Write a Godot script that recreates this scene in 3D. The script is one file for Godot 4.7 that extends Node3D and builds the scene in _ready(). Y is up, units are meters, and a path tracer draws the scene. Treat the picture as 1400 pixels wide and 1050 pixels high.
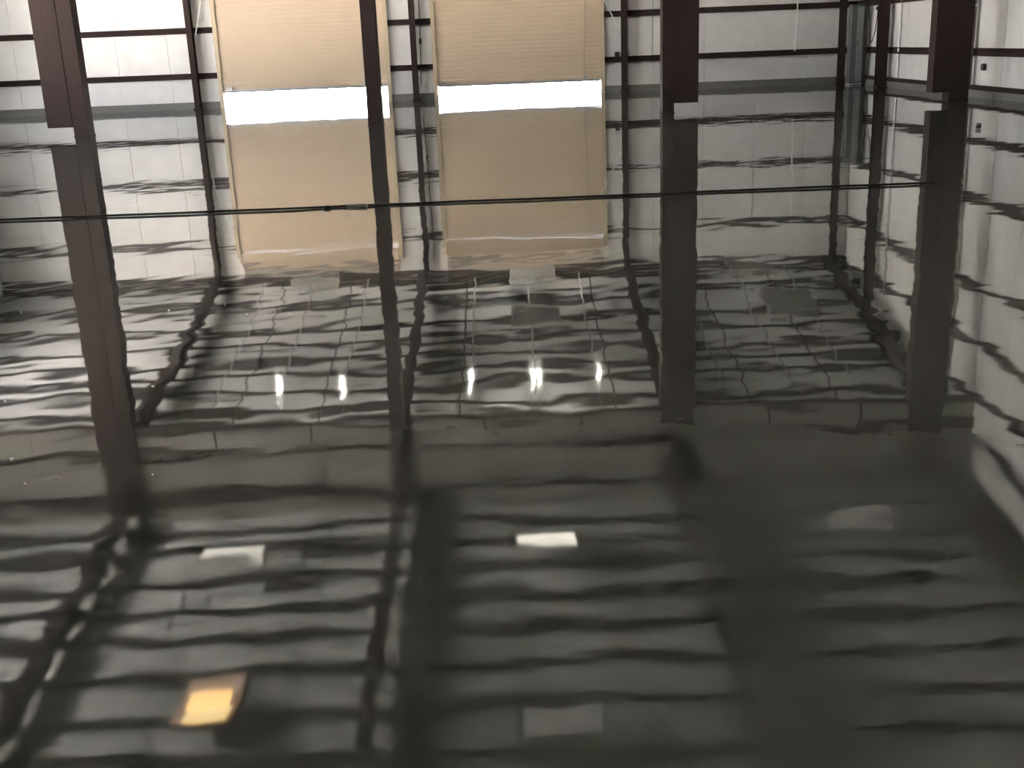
extends Node3D

# A metal warehouse: dark mirror-gloss coated floor, far wall with two part-raised doors,
# a lower bay at the back (columns at z = -23.4), the main hall over the camera.

const FAR := -33.2      # inside face of the far wall
const COL := -23.4      # line of the interior columns
const RIGHT := 10.2
const LEFT := -15.2
const NEAR := 8.0
const RIDGE := -4.0
const FRAMES := [-8.7, -2.55, 3.6, 9.6]

var M := {}
var used := {}
var rng := RandomNumberGenerator.new()

# ---------------------------------------------------------------- helpers
func col(r: float, g: float, b: float) -> Color:
	return Color(r, g, b).linear_to_srgb()

func mat(c: Color, rough := 0.6, metal := 0.0) -> StandardMaterial3D:
	var m := StandardMaterial3D.new()
	m.albedo_color = c
	m.roughness = rough
	m.metallic = metal
	return m

func glow(c: Color, e: float) -> StandardMaterial3D:
	var m := StandardMaterial3D.new()
	m.albedo_color = Color(0.9, 0.9, 0.9)
	m.emission_enabled = true
	m.emission = c
	m.emission_energy_multiplier = e
	return m

func noise_tex(freq: float, a: Color, b: Color, sd: int, octaves := 4) -> NoiseTexture2D:
	var n := FastNoiseLite.new()
	n.seed = sd
	n.frequency = freq
	n.fractal_octaves = octaves
	var t := NoiseTexture2D.new()
	t.width = 512
	t.height = 512
	t.seamless = true
	t.noise = n
	var g := Gradient.new()
	g.set_color(0, a)
	g.set_color(1, b)
	t.color_ramp = g
	return t

func numbered(n: String) -> String:
	if not used.has(n):
		used[n] = 0
		return n
	used[n] += 1
	return "%s_%03d" % [n, used[n]]

func tag(o: Node3D, label: String, category := "", group := "", kind := "") -> Node3D:
	if label: o.set_meta("label", label)
	if category: o.set_meta("category", category)
	if group: o.set_meta("group", group)
	if kind: o.set_meta("kind", kind)
	return o

func node(n: String, at := Vector3.ZERO) -> Node3D:
	var o := Node3D.new()
	o.name = numbered(n)
	add_child(o)
	o.position = at
	return o

func thing(n: String, at: Vector3, label: String, category: String, group := "") -> Node3D:
	return tag(node(n, at), label, category, group)

func structure(n: String, label: String, category := "") -> Node3D:
	return tag(node(n), label, category, "", "structure")

func put(mesh: Mesh, n: String, m: Material, parent: Node3D, at := Vector3.ZERO, rot := Vector3.ZERO) -> MeshInstance3D:
	var o := MeshInstance3D.new()
	o.mesh = mesh
	o.name = n
	o.material_override = m
	o.cast_shadow = GeometryInstance3D.SHADOW_CASTING_SETTING_ON
	parent.add_child(o, true)
	o.position = at
	o.rotation = rot
	return o

func tri(st: SurfaceTool, a: Vector3, b: Vector3, c: Vector3) -> void:
	st.add_vertex(a); st.add_vertex(b); st.add_vertex(c)

func quad(st: SurfaceTool, a: Vector3, b: Vector3, c: Vector3, d: Vector3) -> void:
	tri(st, a, b, c); tri(st, a, c, d)

func tool() -> SurfaceTool:
	var st := SurfaceTool.new()
	st.begin(Mesh.PRIMITIVE_TRIANGLES)
	st.set_smooth_group(-1)
	return st

func done(st: SurfaceTool) -> ArrayMesh:
	st.generate_normals()
	return st.commit()

# eight corners: p[0..3] lower ring, p[4..7] upper ring, counted clockwise seen from above
func hexa(st: SurfaceTool, p: Array) -> void:
	quad(st, p[4], p[5], p[6], p[7])
	quad(st, p[3], p[2], p[1], p[0])
	for i in 4:
		var j := (i + 1) % 4
		quad(st, p[j], p[j + 4], p[i + 4], p[i])

func add_box(st: SurfaceTool, lo: Vector3, hi: Vector3) -> void:
	hexa(st, [Vector3(lo.x, lo.y, lo.z), Vector3(hi.x, lo.y, lo.z), Vector3(hi.x, lo.y, hi.z), Vector3(lo.x, lo.y, hi.z),
		Vector3(lo.x, hi.y, lo.z), Vector3(hi.x, hi.y, lo.z), Vector3(hi.x, hi.y, hi.z), Vector3(lo.x, hi.y, hi.z)])

# box centred at c with chamfered long edges along axis y
func add_bevel(st: SurfaceTool, c: Vector3, s: Vector3, b := 0.01) -> void:
	var x := s.x / 2; var z := s.z / 2; var y0 := c.y - s.y / 2; var y1 := c.y + s.y / 2
	var ring := [Vector2(-x + b, -z), Vector2(x - b, -z), Vector2(x, -z + b), Vector2(x, z - b), Vector2(x - b, z), Vector2(-x + b, z), Vector2(-x, z - b), Vector2(-x, -z + b)]
	var rows := [[y0, 1.0], [y0 + b, 0.0], [y1 - b, 0.0], [y1, 1.0]]
	var pts := []
	for r in rows:
		var line := []
		for q in ring:
			var k: float = r[1]
			line.append(Vector3(c.x + q.x * (1.0 - k * b / x), r[0], c.z + q.y * (1.0 - k * b / z)))
		pts.append(line)
	for r in 3:
		for i in 8:
			var j := (i + 1) % 8
			quad(st, pts[r][j], pts[r + 1][j], pts[r + 1][i], pts[r][i])
	for i in range(1, 7):
		tri(st, pts[3][0], pts[3][i], pts[3][i + 1])
		tri(st, pts[0][0], pts[0][i + 1], pts[0][i])

func bevel_mesh(s: Vector3, b := 0.01) -> ArrayMesh:
	var st := tool()
	add_bevel(st, Vector3.ZERO, s, b)
	return done(st)

func box_mesh(lo: Vector3, hi: Vector3) -> ArrayMesh:
	var st := tool()
	add_box(st, lo, hi)
	return done(st)

func tube_mesh(path: Array, r: float, sides := 8) -> ArrayMesh:
	var st := SurfaceTool.new()
	st.begin(Mesh.PRIMITIVE_TRIANGLES)
	st.set_smooth_group(0)
	var rings := []
	for i in path.size():
		var d: Vector3 = (path[min(i + 1, path.size() - 1)] - path[max(i - 1, 0)]).normalized()
		var u: Vector3 = d.cross(Vector3.UP if absf(d.y) < 0.9 else Vector3.RIGHT).normalized()
		var v: Vector3 = u.cross(d)
		var ring := []
		for k in sides:
			var a := TAU * k / sides
			ring.append(path[i] + (u * cos(a) + v * sin(a)) * r)
		rings.append(ring)
	for i in path.size() - 1:
		for k in sides:
			var j := (k + 1) % sides
			quad(st, rings[i][k], rings[i + 1][k], rings[i + 1][j], rings[i][j])
	st.set_smooth_group(-1)
	for k in range(1, sides - 1):
		tri(st, rings[0][0], rings[0][k], rings[0][k + 1])
		tri(st, rings[-1][0], rings[-1][k + 1], rings[-1][k])
	return done(st)

# C or Z section running along x from 0 to len: web upright, lips at both ends
func section_x(length: float, height: float, flange: float, t := 0.018) -> ArrayMesh:
	var st := tool()
	add_box(st, Vector3(0, -height / 2, -t / 2), Vector3(length, height / 2, t / 2))
	add_box(st, Vector3(0, height / 2 - t, t / 2), Vector3(length, height / 2, flange))
	add_box(st, Vector3(0, -height / 2, t / 2), Vector3(length, -height / 2 + t, flange))
	add_box(st, Vector3(0, -height / 2 + t, flange - t), Vector3(length, -height / 2 + 0.05, flange))
	return done(st)

# H section standing along y from 0 to h (flanges across x, web along z)
func h_section(h: float, w: float, d: float, tf := 0.02, tw := 0.014) -> ArrayMesh:
	var st := tool()
	add_box(st, Vector3(-w / 2, 0, d / 2 - tf), Vector3(w / 2, h, d / 2))
	add_box(st, Vector3(-w / 2, 0, -d / 2), Vector3(w / 2, h, -d / 2 + tf))
	add_box(st, Vector3(-tw / 2, 0, -d / 2 + tf), Vector3(tw / 2, h, d / 2 - tf))
	return done(st)

func low_roof(z: float) -> float:
	return 5.35 + 0.2 * (z - FAR)

func high_roof(z: float) -> float:
	return 8.5 + 0.12 * (min(z, 2 * RIDGE - z) - COL)

# slab following a roof between z0 and z1
func roof_piece(x0: float, x1: float, z0: float, z1: float, low: bool, t0: float, t1: float) -> ArrayMesh:
	var st := tool()
	var a: float = low_roof(z0) if low else high_roof(z0)
	var b: float = low_roof(z1) if low else high_roof(z1)
	hexa(st, [Vector3(x0, a + t0, z0), Vector3(x1, a + t0, z0), Vector3(x1, b + t0, z1), Vector3(x0, b + t0, z1),
		Vector3(x0, a + t1, z0), Vector3(x1, a + t1, z0), Vector3(x1, b + t1, z1), Vector3(x0, b + t1, z1)])
	return done(st)

# wall slab along z at x = x0..x1, tops at h0 and h1
func side_piece(x0: float, x1: float, z0: float, z1: float, y0: float, h0: float, h1: float) -> ArrayMesh:
	var st := tool()
	hexa(st, [Vector3(x0, y0, z0), Vector3(x1, y0, z0), Vector3(x1, y0, z1), Vector3(x0, y0, z1),
		Vector3(x0, h0, z0), Vector3(x1, h0, z0), Vector3(x1, h1, z1), Vector3(x0, h1, z1)])
	return done(st)

# ---------------------------------------------------------------- scene
func _ready() -> void:
	rng.seed = 7
	camera_and_light()
	materials()
	ground()
	far_wall()
	doors()
	side_walls()
	upper_wall()
	low_ceiling()
	high_ceiling()
	posts()
	columns()
	corner_cabinet()
	wall_fittings()
	lights()
	floor_things()

func camera_and_light() -> void:
	var cam := Camera3D.new()
	cam.name = "camera"
	cam.fov = 2.0 * rad_to_deg(atan(525.0 / 1525.0))
	cam.near = 0.05
	cam.far = 500.0
	add_child(cam)
	cam.transform = Transform3D(Basis(Vector3.RIGHT, deg_to_rad(-17.03)) * Basis(Vector3.BACK, deg_to_rad(-2.302)), Vector3(0, 1.5, 0))
	cam.current = true

	var env := Environment.new()
	env.background_mode = Environment.BG_SKY
	var sm := ProceduralSkyMaterial.new()
	sm.sky_top_color = Color(0.80, 0.86, 0.95)
	sm.sky_horizon_color = Color(0.96, 0.97, 0.98)
	sm.ground_horizon_color = Color(0.75, 0.74, 0.72)
	sm.ground_bottom_color = Color(0.6, 0.6, 0.58)
	sm.sun_angle_max = 1.0
	var sky := Sky.new()
	sky.sky_material = sm
	env.sky = sky
	env.background_energy_multiplier = 1.0
	env.tonemap_mode = Environment.TONE_MAPPER_LINEAR
	env.tonemap_exposure = 14.2
	env.sdfgi_enabled = true
	env.ssao_enabled = true
	env.ssil_enabled = true
	var we := WorldEnvironment.new()
	we.name = "environment"
	we.environment = env
	add_child(we)

	var sun := DirectionalLight3D.new()
	sun.name = "sun"
	sun.light_energy = 13.0
	sun.light_color = Color(1.0, 0.97, 0.94)
	sun.shadow_enabled = true
	sun.light_angular_distance = 0.6
	add_child(sun)
	# high, from the viewer's side and a little from the right: the yard is lit beyond the building's own shadow
	sun.look_at_from_position(Vector3(3, 13, 8), Vector3.ZERO)

func materials() -> void:
	M.facing = mat(Color.WHITE, 0.45)
	M.facing.albedo_texture = noise_tex(0.01, Color(0.835, 0.825, 0.815), Color(0.875, 0.868, 0.86), 3)
	M.facing.uv1_triplanar = true
	M.facing.uv1_world_triplanar = true
	M.facing.uv1_scale = Vector3(0.25, 0.25, 0.25)
	var wr := FastNoiseLite.new()
	wr.seed = 12
	wr.frequency = 0.008
	var nt := NoiseTexture2D.new()
	nt.width = 512; nt.height = 512
	nt.seamless = true
	nt.as_normal_map = true
	nt.bump_strength = 3.0
	nt.noise = wr
	M.facing.normal_enabled = true
	M.facing.normal_texture = nt
	M.facing.normal_scale = 0.35
	M.lining = M.facing.duplicate()
	M.lining.albedo_texture = noise_tex(0.01, Color(0.94, 0.935, 0.93), Color(0.975, 0.97, 0.965), 31)
	M.skin = mat(Color(0.55, 0.54, 0.52), 0.6)
	M.steel = mat(Color.WHITE, 0.8)
	M.steel.metallic_specular = 0.25
	M.steel.albedo_texture = noise_tex(0.02, Color(0.20, 0.160, 0.155), Color(0.235, 0.187, 0.180), 5)
	M.steel.uv1_triplanar = true
	M.steel.uv1_world_triplanar = true
	M.door = mat(Color(0.79, 0.71, 0.615), 0.5)
	M.seal = mat(Color(0.10, 0.10, 0.10), 0.8)
	M.guide = mat(Color(0.75, 0.69, 0.59), 0.5)
	M.galv = mat(Color(0.72, 0.72, 0.71), 0.35, 0.6)
	M.white = mat(Color(0.90, 0.90, 0.88), 0.5)
	M.lintel = mat(Color(0.62, 0.60, 0.57), 0.6)
	M.concrete = mat(Color.WHITE, 0.8)
	M.concrete.albedo_texture = noise_tex(0.03, Color(0.42, 0.412, 0.395), Color(0.49, 0.48, 0.46), 9)
	M.concrete.uv1_triplanar = true
	M.concrete.uv1_world_triplanar = true
	M.pale_concrete = mat(Color.WHITE, 0.85)
	M.pale_concrete.albedo_texture = noise_tex(0.03, Color(0.76, 0.755, 0.74), Color(0.82, 0.815, 0.80), 10)
	M.pale_concrete.uv1_triplanar = true
	M.pale_concrete.uv1_world_triplanar = true
	M.grey_metal = mat(Color(0.33, 0.34, 0.34), 0.45)
	M.dark_metal = mat(Color(0.17, 0.16, 0.16), 0.5)
	M.black = mat(Color(0.06, 0.06, 0.06), 0.55)
	M.cord = mat(Color(0.93, 0.93, 0.92), 0.6)
	M.tape = mat(Color(0.55, 0.52, 0.47), 0.5)
	M.coat = mat(Color.WHITE, 0.03)
	M.coat.metallic_specular = 0.42
	M.coat.albedo_texture = noise_tex(0.02, Color(0.284, 0.288, 0.264), Color(0.292, 0.296, 0.272), 21)
	M.coat.uv1_triplanar = true
	M.coat.uv1_world_triplanar = true
	M.coat.uv1_scale = Vector3(0.4, 0.4, 0.4)

# ---------------------------------------------------------------- floor and yard
func ground() -> void:
	# the coated floor is a real sheet with the slight rolls of a hand-trowelled slab
	var slow := FastNoiseLite.new(); slow.seed = 4; slow.frequency = 0.35; slow.fractal_octaves = 1
	var mid := FastNoiseLite.new(); mid.seed = 8; mid.frequency = 1.6; mid.fractal_octaves = 1
	var fine := FastNoiseLite.new(); fine.seed = 15; fine.frequency = 4.0; fine.fractal_octaves = 1
	var hgt := func(x: float, z: float) -> float:
		return 0.0016 * slow.get_noise_2d(x, z) + 0.00042 * mid.get_noise_2d(x, z) + 0.0002 * fine.get_noise_2d(x, z)
	var zs := []
	var z := NEAR
	while z > FAR - 0.3:
		zs.append(z)
		var d: float = absf(z)
		z -= clampf(d * 0.011, 0.03, 0.16) if z < -1.5 else 0.5
	zs.append(FAR - 0.3)
	var xs := []
	var n := 330
	for i in n + 1:
		xs.append(LEFT - 0.2 + (RIGHT - LEFT + 0.4) * i / n)
	var pos := PackedVector3Array(); var nor := PackedVector3Array(); var idx := PackedInt32Array()
	var e := 0.02
	for zz in zs:
		for xx in xs:
			var h0: float = hgt.call(xx, zz)
			pos.append(Vector3(xx, h0, zz))
			nor.append(Vector3(-(hgt.call(xx + e, zz) - h0) / e, 1.0, -(hgt.call(xx, zz + e) - h0) / e).normalized())
	var w := xs.size()
	for r in zs.size() - 1:
		for c in n:
			var a := r * w + c
			# rows run towards -z; clockwise seen from above
			idx.append_array(PackedInt32Array([a, a + w, a + w + 1, a, a + w + 1, a + 1]))
	var arr := []
	arr.resize(Mesh.ARRAY_MAX)
	arr[Mesh.ARRAY_VERTEX] = pos
	arr[Mesh.ARRAY_NORMAL] = nor
	arr[Mesh.ARRAY_INDEX] = idx
	var am := ArrayMesh.new()
	am.add_surface_from_arrays(Mesh.PRIMITIVE_TRIANGLES, arr)
	var f := structure("floor", "dark grey floor with a wet-looking mirror gloss coating", "floor")
	put(am, "coating", M.coat, f)
	put(box_mesh(Vector3(LEFT - 0.2, -0.3, FAR - 0.3), Vector3(RIGHT + 0.2, -0.005, NEAR + 0.2)), "slab", M.concrete, f)
	var y := structure("floor_yard", "sunlit pale concrete yard outside the raised doors", "pavement")
	put(box_mesh(Vector3(-70, -0.4, -80), Vector3(60, -0.06, FAR - 0.3)), "paving", M.pale_concrete, y)
	put(box_mesh(Vector3(-70, -0.4, FAR - 0.3), Vector3(LEFT - 0.2, -0.06, 40)), "paving", M.pale_concrete, y)

# ---------------------------------------------------------------- walls
const D1 := [-7.95, -3.2]
const D2 := [-1.8, 2.92]
const HEAD := 4.45

func wall_panels(parent: Node3D, x0: float, x1: float, y0: float, y1: float, w := 1.5) -> void:
	var n := maxi(1, roundi((x1 - x0) / w))
	var s := (x1 - x0) / n
	var m := box_mesh(Vector3(-s / 2 + 0.006, y0, -0.10), Vector3(s / 2 - 0.006, y1, 0.0))
	for i in n:
		put(m, "panel", M.facing, parent, Vector3(x0 + s * (i + 0.5), 0, FAR))

func far_wall() -> void:
	var w := structure("wall_far", "white insulated far wall with dark brown girts", "wall")
	wall_panels(w, LEFT, D1[0], 0.0, 5.35)
	wall_panels(w, D1[1], D2[0], 0.0, 5.35, 0.75)
	wall_panels(w, D2[1], RIGHT + 0.1, 0.0, 5.35)
	for d in [D1, D2]:
		put(box_mesh(Vector3(d[0], HEAD, FAR - 0.10), Vector3(d[1], 5.35, FAR)), "lintel", M.lintel, w)
	# outer cladding closes the joints
	for s in [[LEFT - 0.2, D1[0], 0.0], [D1[0], D1[1], HEAD], [D1[1], D2[0], 0.0], [D2[0], D2[1], HEAD], [D2[1], RIGHT + 0.3, 0.0]]:
		put(box_mesh(Vector3(s[0], s[2] - 0.1, FAR - 0.2), Vector3(s[1], 5.7, FAR - 0.105)), "cladding", M.skin, w)
	for y in [0.91, 2.15, 3.98]:
		for s in [[LEFT, FRAMES[0]], [FRAMES[0], D1[0] - 0.06], [D1[1] + 0.08, D2[0] - 0.06], [D2[1] + 0.06, FRAMES[2]], [FRAMES[2], RIGHT]]:
			put(section_x(s[1] - s[0], 0.16, 0.09), "girt", M.steel, w, Vector3(s[0], y, FAR + 0.012))
	put(box_mesh(Vector3(LEFT, 5.02, FAR + 0.002), Vector3(RIGHT, 5.2, FAR + 0.1)), "eave_strut", M.steel, w)
	var b := structure("baseboard_far", "grey concrete curb along the foot of the far wall", "curb")
	for s in [[LEFT, D1[0] - 0.1], [D1[1] + 0.1, D2[0] - 0.1], [D2[1] + 0.1, RIGHT]]:
		put(box_mesh(Vector3(s[0], -0.02, FAR + 0.001), Vector3(s[1], 0.19, FAR + 0.1)), "curb", M.concrete, b)

func doors() -> void:
	var k := 0
	for d in [[D1, 0.50, "door_1", "tan overhead door beside the bright left bay, raised a little above the floor"], [D2, 0.42, "door_2", "tan overhead door near the middle, raised with daylight under it"]]:
		var o := structure(d[2], d[3], "door")
		var x0: float = d[0][0]; var x1: float = d[0][1]; var y0: float = d[1]
		var hs := 0.61
		var n := 6
		# ribbed section: a slab with shallow horizontal ribs
		var st := tool()
		add_box(st, Vector3(x0 + 0.02, 0.004, -0.03), Vector3(x1 - 0.02, hs - 0.004, 0.0))
		add_box(st, Vector3(x0 + 0.02, -0.01, -0.045), Vector3(x1 - 0.02, hs - 0.012, -0.03))
		for r in 5:
			var yy := 0.03 + r * 0.115
			add_bevel_x(st, x0 + 0.03, x1 - 0.03, yy, yy + 0.095, 0.0, 0.008)
		var sec := done(st)
		for i in n:
			put(sec, "section", M.door, o, Vector3(0, y0 + i * hs, FAR + 0.07))
		# the top section has started over the curve of the track
		put(sec, "section", M.door, o, Vector3(0, y0 + n * hs, FAR + 0.07), Vector3(0.62, 0, 0))
		var bar := put(box_mesh(Vector3(x0 + 0.02, y0 - 0.05, FAR + 0.02), Vector3(x1 - 0.02, y0, FAR + 0.085)), "bottom_bar", M.galv, o)
		put(box_mesh(Vector3(x0 + 0.03, y0 - 0.08, FAR + 0.03), Vector3(x1 - 0.03, y0 - 0.05, FAR + 0.07)), "seal", M.seal, bar)
		for bx in [x0 + 0.22, x1 - 0.45]:
			put(bevel_mesh(Vector3(0.16, 0.12, 0.05), 0.01), "bracket", M.galv, o, Vector3(bx, y0 + 0.03, FAR + 0.11))
		for s in [[x0 - 0.09, x0 + 0.02], [x1 - 0.02, x1 + 0.09]]:
			put(box_mesh(Vector3(s[0], 0.0, FAR + 0.003), Vector3(s[1], HEAD, FAR + 0.13)), "track", M.guide, o)
		put(tube_mesh([Vector3(x0 + 0.1, HEAD + 0.28, FAR + 0.2), Vector3(x1 - 0.1, HEAD + 0.28, FAR + 0.2)], 0.035), "spring_shaft", M.dark_metal, o)
		# lift cord down the face of the door
		put(tube_mesh([Vector3(x1 - 0.5, y0 + 0.05, FAR + 0.1), Vector3(x1 - 0.42, 3.9, FAR + 0.12)], 0.008, 6), "lift_cord", M.lintel, o)
		k += 1

# low bar along x on a face at z0, standing out by t, with sloped edges
func add_bevel_x(st: SurfaceTool, x0: float, x1: float, y0: float, y1: float, z0: float, t: float) -> void:
	var b := 0.012
	hexa(st, [Vector3(x0, y0, z0 - 0.01), Vector3(x1, y0, z0 - 0.01), Vector3(x1, y0 + b, z0 + t), Vector3(x0, y0 + b, z0 + t),
		Vector3(x0, y1, z0 - 0.01), Vector3(x1, y1, z0 - 0.01), Vector3(x1, y1 - b, z0 + t), Vector3(x0, y1 - b, z0 + t)])

func roof_at(z: float) -> float:
	return low_roof(z) if z < COL else high_roof(z)

func side_walls() -> void:
	var w := structure("wall_right", "white insulated right wall with dark brown girts", "wall")
	var b := structure("baseboard_right", "grey concrete curb with a brown steel angle along the right wall", "curb")
	# panels follow the roof line
	var zs := []
	var z := FAR
	while z < COL - 0.1:
		zs.append([z, minf(z + 1.4, COL)]); z += 1.4
	z = COL
	while z < NEAR - 0.1:
		zs.append([z, minf(z + 1.5, NEAR)]); z += 1.5
	for s in zs:
		put(side_piece(RIGHT, RIGHT + 0.1, s[0] + 0.006, s[1] - 0.006, 0.0, roof_at(s[0] + 0.01), roof_at(s[1] - 0.01)), "panel", M.facing, w)
	put(side_piece(RIGHT + 0.105, RIGHT + 0.2, FAR - 0.2, COL, -0.1, low_roof(FAR) + 0.1, low_roof(COL) + 0.1), "cladding", M.skin, w)
	put(side_piece(RIGHT + 0.105, RIGHT + 0.2, COL, NEAR + 0.2, -0.1, 11.0, 11.0), "cladding", M.skin, w)
	for y in [0.92, 2.15, 3.95, 5.15, 6.3, 7.4]:
		var z0: float = FAR + 0.1
		if y > 5.2: z0 = FAR + (y - 5.2) / 0.2 + 0.5
		z0 = minf(z0, COL)
		for s in [[z0, COL], [COL, -14.0], [-14.0, NEAR]]:
			if s[1] - s[0] < 0.3: continue
			var g := put(section_x(s[1] - s[0], 0.16, 0.1), "girt", M.steel, w, Vector3(RIGHT - 0.012, y, s[0]))
			g.rotation.y = -PI / 2
	put(box_mesh(Vector3(RIGHT - 0.12, -0.02, FAR + 0.11), Vector3(RIGHT - 0.001, 0.15, NEAR)), "curb", M.concrete, b)
	put(box_mesh(Vector3(RIGHT - 0.1, 0.15, FAR + 0.11), Vector3(RIGHT - 0.001, 0.24, NEAR)), "base_angle", M.steel, b)

	# left wall, out of view: two open dock doors let the daylight in
	var l := structure("wall_left", "white left wall with two open dock doors", "wall")
	var holes := [[-28.3, -25.4, 4.4], [-20.6, -12.6, 4.4]]
	var cuts := [[FAR - 0.2, holes[0][0]], [holes[0][1], COL], [COL, holes[1][0]], [holes[1][1], NEAR + 0.2]]
	for s in cuts:
		put(side_piece(LEFT - 0.2, LEFT, s[0], s[1], -0.1, roof_at(s[0] + 0.01) + 0.1, roof_at(s[1] - 0.01) + 0.1 if s[1] < NEAR else 11.0), "panel", M.facing, l)
	for hh in holes:
		put(side_piece(LEFT - 0.2, LEFT, hh[0], hh[1], hh[2], roof_at(hh[0]) + 0.1, roof_at(hh[1]) + 0.1), "lintel", M.facing, l)
	var nw := structure("wall_near", "white wall behind the viewer", "wall")
	put(box_mesh(Vector3(LEFT - 0.2, -0.1, NEAR), Vector3(RIGHT + 0.2, 11.0, NEAR + 0.2)), "panel", M.facing, nw)

func upper_wall() -> void:
	var w := structure("wall_upper", "grey wall band between the low back roof and the main roof", "wall")
	var x0 := LEFT
	for i in 17:
		var s := (RIGHT - LEFT) / 17.0
		put(box_mesh(Vector3(x0 + 0.006, 6.42, COL - 0.06), Vector3(x0 + s - 0.006, 8.6, COL + 0.04)), "panel", M.lintel, w)
		x0 += s
	put(box_mesh(Vector3(LEFT - 0.2, 6.45, COL - 0.12), Vector3(RIGHT + 0.2, 8.7, COL - 0.065)), "cladding", M.skin, w)
	for y in [7.02, 8.02]:
		put(section_x(RIGHT - LEFT, 0.16, 0.09), "girt", M.steel, w, Vector3(LEFT, y, COL + 0.052))
	put(box_mesh(Vector3(LEFT, 6.36, COL - 0.12), Vector3(RIGHT, 6.46, COL + 0.12)), "header_beam", M.steel, w)
	for x in [-6.6, -4.5, -0.6, 1.5, 5.6, 7.6]:
		put(tube_mesh([Vector3(x, 6.46, COL + 0.16), Vector3(x, 8.4, COL + 0.16)], 0.025), "strut", M.steel, w)

# ---------------------------------------------------------------- ceilings
const LOW_PURLINS := [-33.0, -31.75, -30.35, -29.2, -28.25, -27.4, -26.55, -25.5, -24.3]

func low_ceiling() -> void:
	var c := structure("ceiling", "low back roof lined with white insulation between brown purlins", "ceiling")
	put(roof_piece(LEFT - 0.5, RIGHT + 0.4, FAR - 0.5, COL - 0.07, true, 0.12, 0.25), "roof_sheet", M.skin, c)
	var zs := LOW_PURLINS.duplicate()
	zs.append(COL - 0.07)
	var bays := [LEFT - 0.1] + FRAMES + [RIGHT + 0.1]
	for i in zs.size() - 1:
		for k in bays.size() - 1:
			put(roof_piece(bays[k] + 0.004, bays[k + 1] - 0.004, zs[i] + 0.004, zs[i + 1] - 0.004, true, 0.0, 0.11), "lining", M.lining, c)
	put(roof_piece(LEFT - 0.1, RIGHT + 0.1, FAR - 0.15, zs[0] - 0.004, true, 0.0, 0.11), "lining", M.lining, c)
	for zz in LOW_PURLINS:
		for k in bays.size() - 1:
			put(section_x(bays[k + 1] - bays[k], 0.16, 0.08), "purlin", M.steel, c, Vector3(bays[k], low_roof(zz) - 0.085, zz))
	for x in FRAMES:
		put(rafter(x, FAR + 0.02, COL - 0.15, true, 0.22, 0.5), "rafter", M.steel, c)
	# thin conduits and sag straps running down the slope
	for x in [-7.2, -5.75, -4.15, -0.98, 0.6, 2.12, 5.1, 6.7, 8.2]:
		put(tube_mesh([Vector3(x, low_roof(FAR + 0.3) - 0.24, FAR + 0.3), Vector3(x, low_roof(-25.6) - 0.24, -25.6)], 0.022), "conduit", M.galv, c)
	for x in [-6.6, -4.6, -1.22, 2.42, 5.6, 7.6]:
		put(tube_mesh([Vector3(x, low_roof(FAR + 0.3) - 0.22, FAR + 0.3), Vector3(x, low_roof(COL - 0.2) - 0.22, COL - 0.2)], 0.02), "sag_rod", M.steel, c)

func rafter(x: float, z0: float, z1: float, low: bool, d0: float, d1: float) -> ArrayMesh:
	# I section under the purlins: top flange, web, bottom flange, deepening from d0 to d1
	var st := tool()
	var a: float = (low_roof(z0) - 0.165 if low else high_roof(z0) - 0.2)
	var b: float = (low_roof(z1) - 0.165 if low else high_roof(z1) - 0.2)
	for p in [[0.11, 0.0, 0.02, 0.0, 0.02], [0.008, 0.02, d0 - 0.02, 0.02, d1 - 0.02], [0.11, d0 - 0.02, d0, d1 - 0.02, d1]]:
		var h: float = p[0]
		hexa(st, [Vector3(x - h, a - p[2], z0), Vector3(x + h, a - p[2], z0), Vector3(x + h, b - p[4], z1), Vector3(x - h, b - p[4], z1),
			Vector3(x - h, a - p[1], z0), Vector3(x + h, a - p[1], z0), Vector3(x + h, b - p[3], z1), Vector3(x - h, b - p[3], z1)])
	return done(st)

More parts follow.
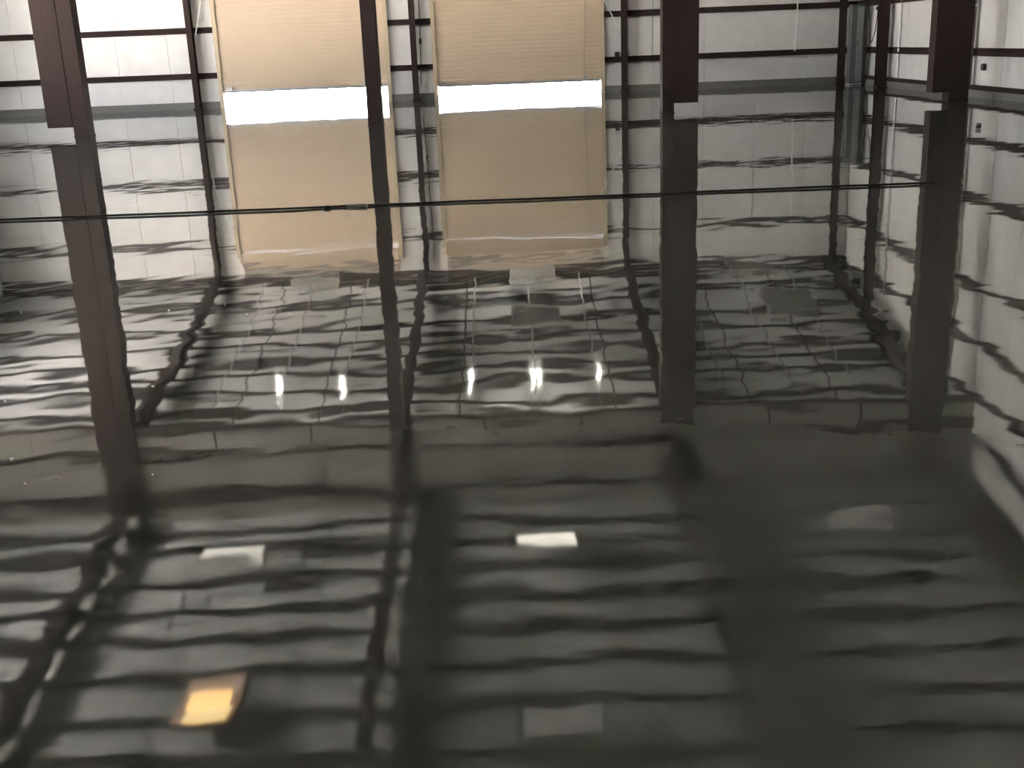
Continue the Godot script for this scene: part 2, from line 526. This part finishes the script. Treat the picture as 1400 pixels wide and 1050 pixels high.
func high_ceiling() -> void:
	var c := structure("ceiling", "main roof lined with white insulation between brown purlins", "ceiling")
	var purlins := [-22.6, -21.65, -20.65, -19.65, -18.65, -17.55, -16.5, -15.4, -14.3]
	var zz := -13.0
	while zz < NEAR - 0.5:
		purlins.append(zz); zz += 1.5
	put(roof_piece(LEFT - 0.5, RIGHT + 0.4, COL - 0.15, RIDGE, false, 0.12, 0.25), "roof_sheet", M.skin, c)
	put(roof_piece(LEFT - 0.5, RIGHT + 0.4, RIDGE, NEAR + 0.5, false, 0.12, 0.25), "roof_sheet", M.skin, c)
	var bays := [LEFT - 0.1] + FRAMES + [RIGHT + 0.1]
	var zs := [COL - 0.05] + purlins.slice(0, 9)
	for i in zs.size() - 1:
		for k in bays.size() - 1:
			put(roof_piece(bays[k] + 0.004, bays[k + 1] - 0.004, zs[i] + 0.004, zs[i + 1] - 0.004, false, 0.0, 0.11), "lining", M.lining, c)
	for s in [[-14.3, RIDGE], [RIDGE, NEAR + 0.1]]:
		put(roof_piece(LEFT - 0.1, RIGHT + 0.1, s[0] + 0.004, s[1], false, 0.0, 0.11), "lining", M.lining, c)
	for p in purlins:
		for k in bays.size() - 1:
			put(section_x(bays[k + 1] - bays[k], 0.2, 0.09), "purlin", M.steel, c, Vector3(bays[k], high_roof(p) - 0.105, p))
	for x in FRAMES:
		put(rafter(x, COL - 0.02, RIDGE, false, 0.45, 0.35), "rafter", M.steel, c)
		put(rafter(x, RIDGE, NEAR, false, 0.35, 0.45), "rafter", M.steel, c)
	for x in [-6.6, -4.5, -0.6, 1.5, 5.6, 7.6]:
		put(tube_mesh([Vector3(x, high_roof(COL) - 0.22, COL + 0.1), Vector3(x, high_roof(-8.0) - 0.22, -8.0)], 0.025), "sag_rod", M.steel, c)

# ---------------------------------------------------------------- steel frame
func posts() -> void:
	var where := ["brown steel wall post left of the left tan door", "brown steel wall post between the two tan doors", "brown steel wall post right of the middle tan door", "brown steel wall post beside the grey corner cabinet"]
	var xs := [-8.65, -2.4, 3.56, 9.74]
	for i in 4:
		var t := thing("steel_post", Vector3(xs[i], 0, FAR + 0.23), where[i], "post", "posts of the far wall")
		put(h_section(5.0, 0.155, 0.24), "shaft", M.steel, t)
		put(bevel_mesh(Vector3(0.22, 0.03, 0.3), 0.005), "base_plate", M.steel, t, Vector3(0, 0.015, 0))
	var r := thing("steel_post", Vector3(9.94, 0, -30.1), "dark steel post against the right wall near the far corner", "post")
	put(h_section(low_roof(-30.1) - 0.2, 0.24, 0.24), "shaft", M.steel, r)
	put(bevel_mesh(Vector3(0.26, 0.03, 0.34), 0.005), "base_plate", M.steel, r, Vector3(0, 0.015, 0))
	var g := thing("wall_pipe", Vector3(10.05, 0.24, -24.75), "grey-brown vertical pipe on the right wall behind the rightmost column", "pipe")
	put(tube_mesh([Vector3.ZERO, Vector3(0, 6.4, 0)], 0.085, 14), "pipe", mat(Color(0.40, 0.365, 0.35), 0.6), g)
	for y in [1.6, 3.4, 5.2]:
		put(tube_mesh([Vector3(0, y, 0), Vector3(0, y + 0.05, 0)], 0.1, 14), "clamp", M.galv, g)

func columns() -> void:
	# each: shaft reaches the floor, the box casing beside it stops short of it
	var spec := [
		[-8.52, 0.30, -9.19, -8.68, "wide column at the far left, casing cut off above the floor on its left"],
		[-2.56, 0.29, 0.0, 0.0, "slim dark column standing before the left tan door"],
		[3.39, 0.24, 3.51, 4.0, "wide dark column right of centre, casing cut off above the floor on its right"],
		[9.28, 0.40, 8.74, 9.08, "wide black column at the right, casing cut off above the floor on its left"]]
	for s in spec:
		var x: float = s[0]
		var t := thing("steel_column", Vector3(x, 0, COL), s[4], "column", "interior columns")
		put(bevel_mesh(Vector3(s[1], 8.2, 0.34), 0.004), "shaft", M.steel, t, Vector3(0, 4.1, 0.0))
		if s[3] != s[2]:
			var w: float = s[3] - s[2]
			put(bevel_mesh(Vector3(w, 8.0, 0.34), 0.004), "casing", M.steel, t, Vector3((s[2] + s[3]) / 2 - x, 0.19 + 4.0, 0.0))
		put(bevel_mesh(Vector3(s[1] + 0.02, 0.025, 0.36), 0.005), "base_plate", M.steel, t, Vector3(0, 0.0125, 0))

func corner_cabinet() -> void:
	var t := thing("cabinet", Vector3(9.83, 0, -31.9), "tall narrow grey metal cabinet standing in the far right corner", "cabinet")
	put(bevel_mesh(Vector3(0.36, 2.1, 0.3), 0.015), "body", M.grey_metal, t, Vector3(-0.04, 1.07, 0))
	var dr := put(bevel_mesh(Vector3(0.17, 1.96, 0.02), 0.006), "door", mat(Color(0.46, 0.475, 0.47), 0.4), t, Vector3(0.03, 1.08, 0.155))
	put(bevel_mesh(Vector3(0.02, 0.16, 0.03), 0.005), "handle", M.dark_metal, dr, Vector3(-0.065, 0.02, 0.025))
	put(bevel_mesh(Vector3(0.38, 0.05, 0.32), 0.01), "plinth", M.galv, t, Vector3(-0.04, 0.025, 0))
	put(bevel_mesh(Vector3(0.1, 2.0, 0.26), 0.01), "side_duct", M.dark_metal, t, Vector3(0.19, 1.06, 0.02))
	var cb := thing("cable", Vector3(10.0, 0.95, -30.9), "loose dark cable looping down beside the grey corner cabinet", "cable")
	var p := []
	for i in 17:
		var a := i / 16.0
		p.append(Vector3(0.02 * sin(a * 9.0), 1.3 - 1.15 * sin(a * PI * 0.93), -0.75 + 0.85 * a))
	put(tube_mesh(p, 0.012, 6), "cable", M.black, cb)
	put(bevel_mesh(Vector3(0.08, 0.1, 0.06), 0.01), "plug", M.black, cb, Vector3(0.0, 1.03, 0.1))

func wall_fittings() -> void:
	var z := FAR + 0.06
	# hand chain between the doors
	var h := thing("hand_chain", Vector3(-2.2, 0.45, FAR + 0.17), "thin dark hand chain hanging on the wall between the doors", "chain")
	put(tube_mesh([Vector3(0.06, 4.0, 0), Vector3(0, 1.15, 0), Vector3(-0.05, 0.02, 0), Vector3(-0.065, 0.0, 0.1)], 0.014, 6), "chain", M.dark_metal, h)
	put(bevel_mesh(Vector3(0.07, 0.16, 0.07), 0.015), "weight", M.dark_metal, h, Vector3(0, 1.17, 0))
	var lines := [
		[Vector3(2.8, 2.95, z + 0.1), Vector3(3.46, 1.66, z + 0.1), "thin white brace rod slanting down to the post right of the middle door"],
		[Vector3(8.52, 3.9, z + 0.07), Vector3(8.43, 0.98, z + 0.07), "thin white cord hanging down the far wall near the corner"],
		[Vector3(-8.1, 3.5, z + 0.12), Vector3(-8.52, 2.0, z + 0.12), "thin white rod slanting to the post left of the left door"]]
	for l in lines:
		var o := thing("hanging_rope" if "cord" in l[2] else "brace_rod", l[0], l[2], "cord" if "cord" in l[2] else "rod")
		put(tube_mesh([Vector3.ZERO, l[1] - l[0]], 0.019, 6), "cord" if "cord" in l[2] else "rod", M.cord, o)
		put(bevel_mesh(Vector3(0.06, 0.06, 0.04), 0.008), "end_clip", M.galv, o, l[1] - l[0])
	var j := thing("junction_box", Vector3(3.37, 1.0, FAR + 0.06), "small dark box resting on the wall girt right of the middle door", "box")
	var jb := put(bevel_mesh(Vector3(0.13, 0.12, 0.07), 0.012), "box", M.dark_metal, j, Vector3(0, 0.06, 0))
	put(bevel_mesh(Vector3(0.09, 0.09, 0.015), 0.004), "lid", M.dark_metal, jb, Vector3(0, 0.0, 0.04))
	var k := thing("outlet_box", Vector3(RIGHT - 0.05, 0.55, -24.2), "small dark outlet box low on the right wall beside the pipe", "box")
	var ob := put(bevel_mesh(Vector3(0.08, 0.14, 0.1), 0.012), "box", M.dark_metal, k, Vector3(0, 0.07, 0))
	put(bevel_mesh(Vector3(0.012, 0.1, 0.07), 0.003), "cover", M.dark_metal, ob, Vector3(-0.045, 0.0, 0))
	var q := thing("wall_conduit", Vector3(RIGHT - 0.03, 0.24, -29.5), "thin grey conduit running up the right wall beside the dark post", "conduit")
	put(tube_mesh([Vector3.ZERO, Vector3(0, 5.2, 0)], 0.035, 8), "pipe", M.galv, q)
	for y in [1.3, 2.8, 4.3]:
		put(bevel_mesh(Vector3(0.06, 0.04, 0.12), 0.008), "strap", M.galv, q, Vector3(0.01, y, 0))

# ---------------------------------------------------------------- lamps
func lights() -> void:
	# white square fixtures, off, under the low roof
	var flat := [[-5.73, -32.7, 0.6, "left bay against the far wall"], [0.73, -32.7, 1.1, "middle bay against the far wall"], [0.73, -30.0, 1.2, "middle bay one row in from the far wall"], [7.2, -32.6, 0.9, "right bay against the far wall"], [7.75, -30.1, 1.5, "right bay one row in from the far wall"]]
	for f in flat:
		var t := thing("panel_light", Vector3(f[0], low_roof(f[1]) - 0.3, f[1]), "unlit pale ceiling fixture, " + f[3], "light fixture", "fixtures under the low roof")
		t.rotation.x = -0.197
		put(bevel_mesh(Vector3(1.36, 0.07, f[2]), 0.012), "housing", M.lintel, t)
		put(bevel_mesh(Vector3(1.28, 0.02, f[2] - 0.08), 0.005), "diffuser", mat(Color(0.52, 0.52, 0.50), 0.9), t, Vector3(0, -0.043, 0))
		for sx in [-0.5, 0.5]:
			put(tube_mesh([Vector3(sx, 0.03, 0), Vector3(sx, 0.28, 0)], 0.012, 6), "hanger", M.galv, t)
	# short tube lamps at the ends of the conduits
	var tubes := [[-5.7, "below the left bay roof, nearer the left column"], [-4.12, "below the left bay roof, nearer the slim column"], [-0.98, "leftmost of the middle bay"], [0.54, "paired, left of the two in mid bay"], [0.70, "paired, right of the two in mid bay"], [2.12, "rightmost of the middle bay"]]
	for s in tubes:
		var t := thing("tube_lamp", Vector3(s[0] * 0.97, low_roof(-25.2) - 0.8, -25.2), "short bright white tube lamp " + s[1], "lamp", "tube lamps under the low roof")
		t.rotation.x = -0.197
		put(bevel_mesh(Vector3(0.08, 0.05, 0.8), 0.01), "housing", M.white, t, Vector3(0, 0.04, 0))
		for hz in [-0.3, 0.3]:
			put(tube_mesh([Vector3(0, 0.06, hz), Vector3(0, 0.74, hz)], 0.006, 6), "hanger", M.galv, t)
		put(tube_mesh([Vector3(0, -0.01, -0.36), Vector3(0, -0.01, 0.36)], 0.022, 10), "tube", glow(Color(1.0, 0.98, 0.93), 0.6), t)
		var l := OmniLight3D.new()
		l.name = "tube_glow"
		l.light_energy = 0.14
		l.light_size = 0.03
		l.omni_range = 60.0
		l.omni_attenuation = 2.0
		l.light_color = Color(1.0, 0.98, 0.93)
		l.shadow_enabled = true
		t.add_child(l)
		l.position = Vector3(0, -0.06, 0)
	# high bay fixtures of the main hall
	var bays := [[0.57, -20.9, 0.62, 0.16, "middle bay, nearest the upper wall"], [-5.82, -20.75, 0.5, 0.08, "left bay, nearest the upper wall"], [7.2, -21.45, 0.5, 0.006, "right bay, nearest the upper wall"], [0.62, -15.5, 0.7, 0.015, "middle bay, closest to the viewer"]]
	for s in bays:
		var t := thing("high_bay_light", Vector3(s[0], high_roof(s[1]) - 0.42, s[1]), "white high bay light under the main roof, " + s[4], "light fixture", "high bay lights of the main hall")
		put(bevel_mesh(Vector3(1.34, 0.1, s[2]), 0.015), "housing", M.white, t)
		put(bevel_mesh(Vector3(1.26, 0.02, s[2] - 0.08), 0.005), "lens", glow(Color(1.0, 0.97, 0.9), s[3]), t, Vector3(0, -0.062, 0))
		for sx in [-0.5, 0.5]:
			put(tube_mesh([Vector3(sx, 0.05, 0), Vector3(sx, 0.4, 0)], 0.01, 6), "hanger", M.galv, t)
		area(t, Vector2(1.26, s[2] - 0.08), Color(1.0, 0.97, 0.9), s[3] * 0.5, -0.09)
	# amber lamp
	var a := thing("amber_lamp", Vector3(-5.23, high_roof(-16.4) - 0.45, -16.4), "square amber lamp with a bright bulb under the main roof", "lamp")
	put(bevel_mesh(Vector3(1.08, 0.12, 1.36), 0.02), "housing", M.dark_metal, a, Vector3(0, 0.04, 0))
	put(bevel_mesh(Vector3(0.98, 0.02, 1.26), 0.005), "lens", glow(Color(1.0, 0.66, 0.22), 0.08), a, Vector3(0, -0.04, 0))
	put(bevel_mesh(Vector3(0.7, 0.05, 0.45), 0.02), "bulb", glow(Color(1.0, 0.85, 0.55), 0.8), a, Vector3(0.05, -0.07, 0.38))
	for sx in [-0.4, 0.4]:
		put(tube_mesh([Vector3(sx, 0.08, 0), Vector3(sx, 0.45, 0)], 0.012, 6), "hanger", M.galv, a)
	area(a, Vector2(0.7, 0.45), Color(1.0, 0.8, 0.45), 0.1, -0.11)

func area(t: Node3D, size: Vector2, c: Color, e: float, y: float) -> void:
	var l := AreaLight3D.new()
	l.name = "glow"
	l.area_size = size
	l.light_energy = e
	l.light_color = c
	l.area_range = 60.0
	l.area_attenuation = 2.0
	l.shadow_enabled = true
	t.add_child(l)
	l.position = Vector3(0, y, 0)
	l.rotation.x = -PI / 2

# ---------------------------------------------------------------- on the floor
func floor_things() -> void:
	var t := thing("cord", Vector3(0, 0, -11.08), "long straight black cord lying across the glossy floor", "cord")
	var p := []
	var n := 120
	for i in n + 1:
		var x := -9.5 + 13.75 * i / n
		p.append(Vector3(x, 0.013 + 0.0, 0.012 * sin(x * 1.7) + 0.006 * sin(x * 5.3)))
	put(tube_mesh(p, 0.011, 8), "cord", M.black, t)
	var w := put(tube_mesh([Vector3(-1.58, 0.014, -0.02), Vector3(-1.36, 0.014, 0.015)], 0.018, 8), "tape_wrap", M.tape, t)
	w.set_meta("label", "pale tape wrapped round the cord")
	put(bevel_mesh(Vector3(0.07, 0.03, 0.04), 0.008), "knot", M.black, t, Vector3(-1.75, 0.015, 0.03))
	var st := tool()
	for i in 26:
		var c := Vector3(rng.randf_range(-4.2, -1.2), 0.0035, rng.randf_range(-7.0, -3.2))
		var s := rng.randf_range(0.002, 0.006)
		add_box(st, c - Vector3(s, 0.003, s), c + Vector3(s, 0.003, s * 0.7))
	var g := node("grit")
	tag(g, "few pale crumbs of grit scattered on the floor at the left", "grit", "", "stuff")
	put(done(st), "crumbs", M.white, g)
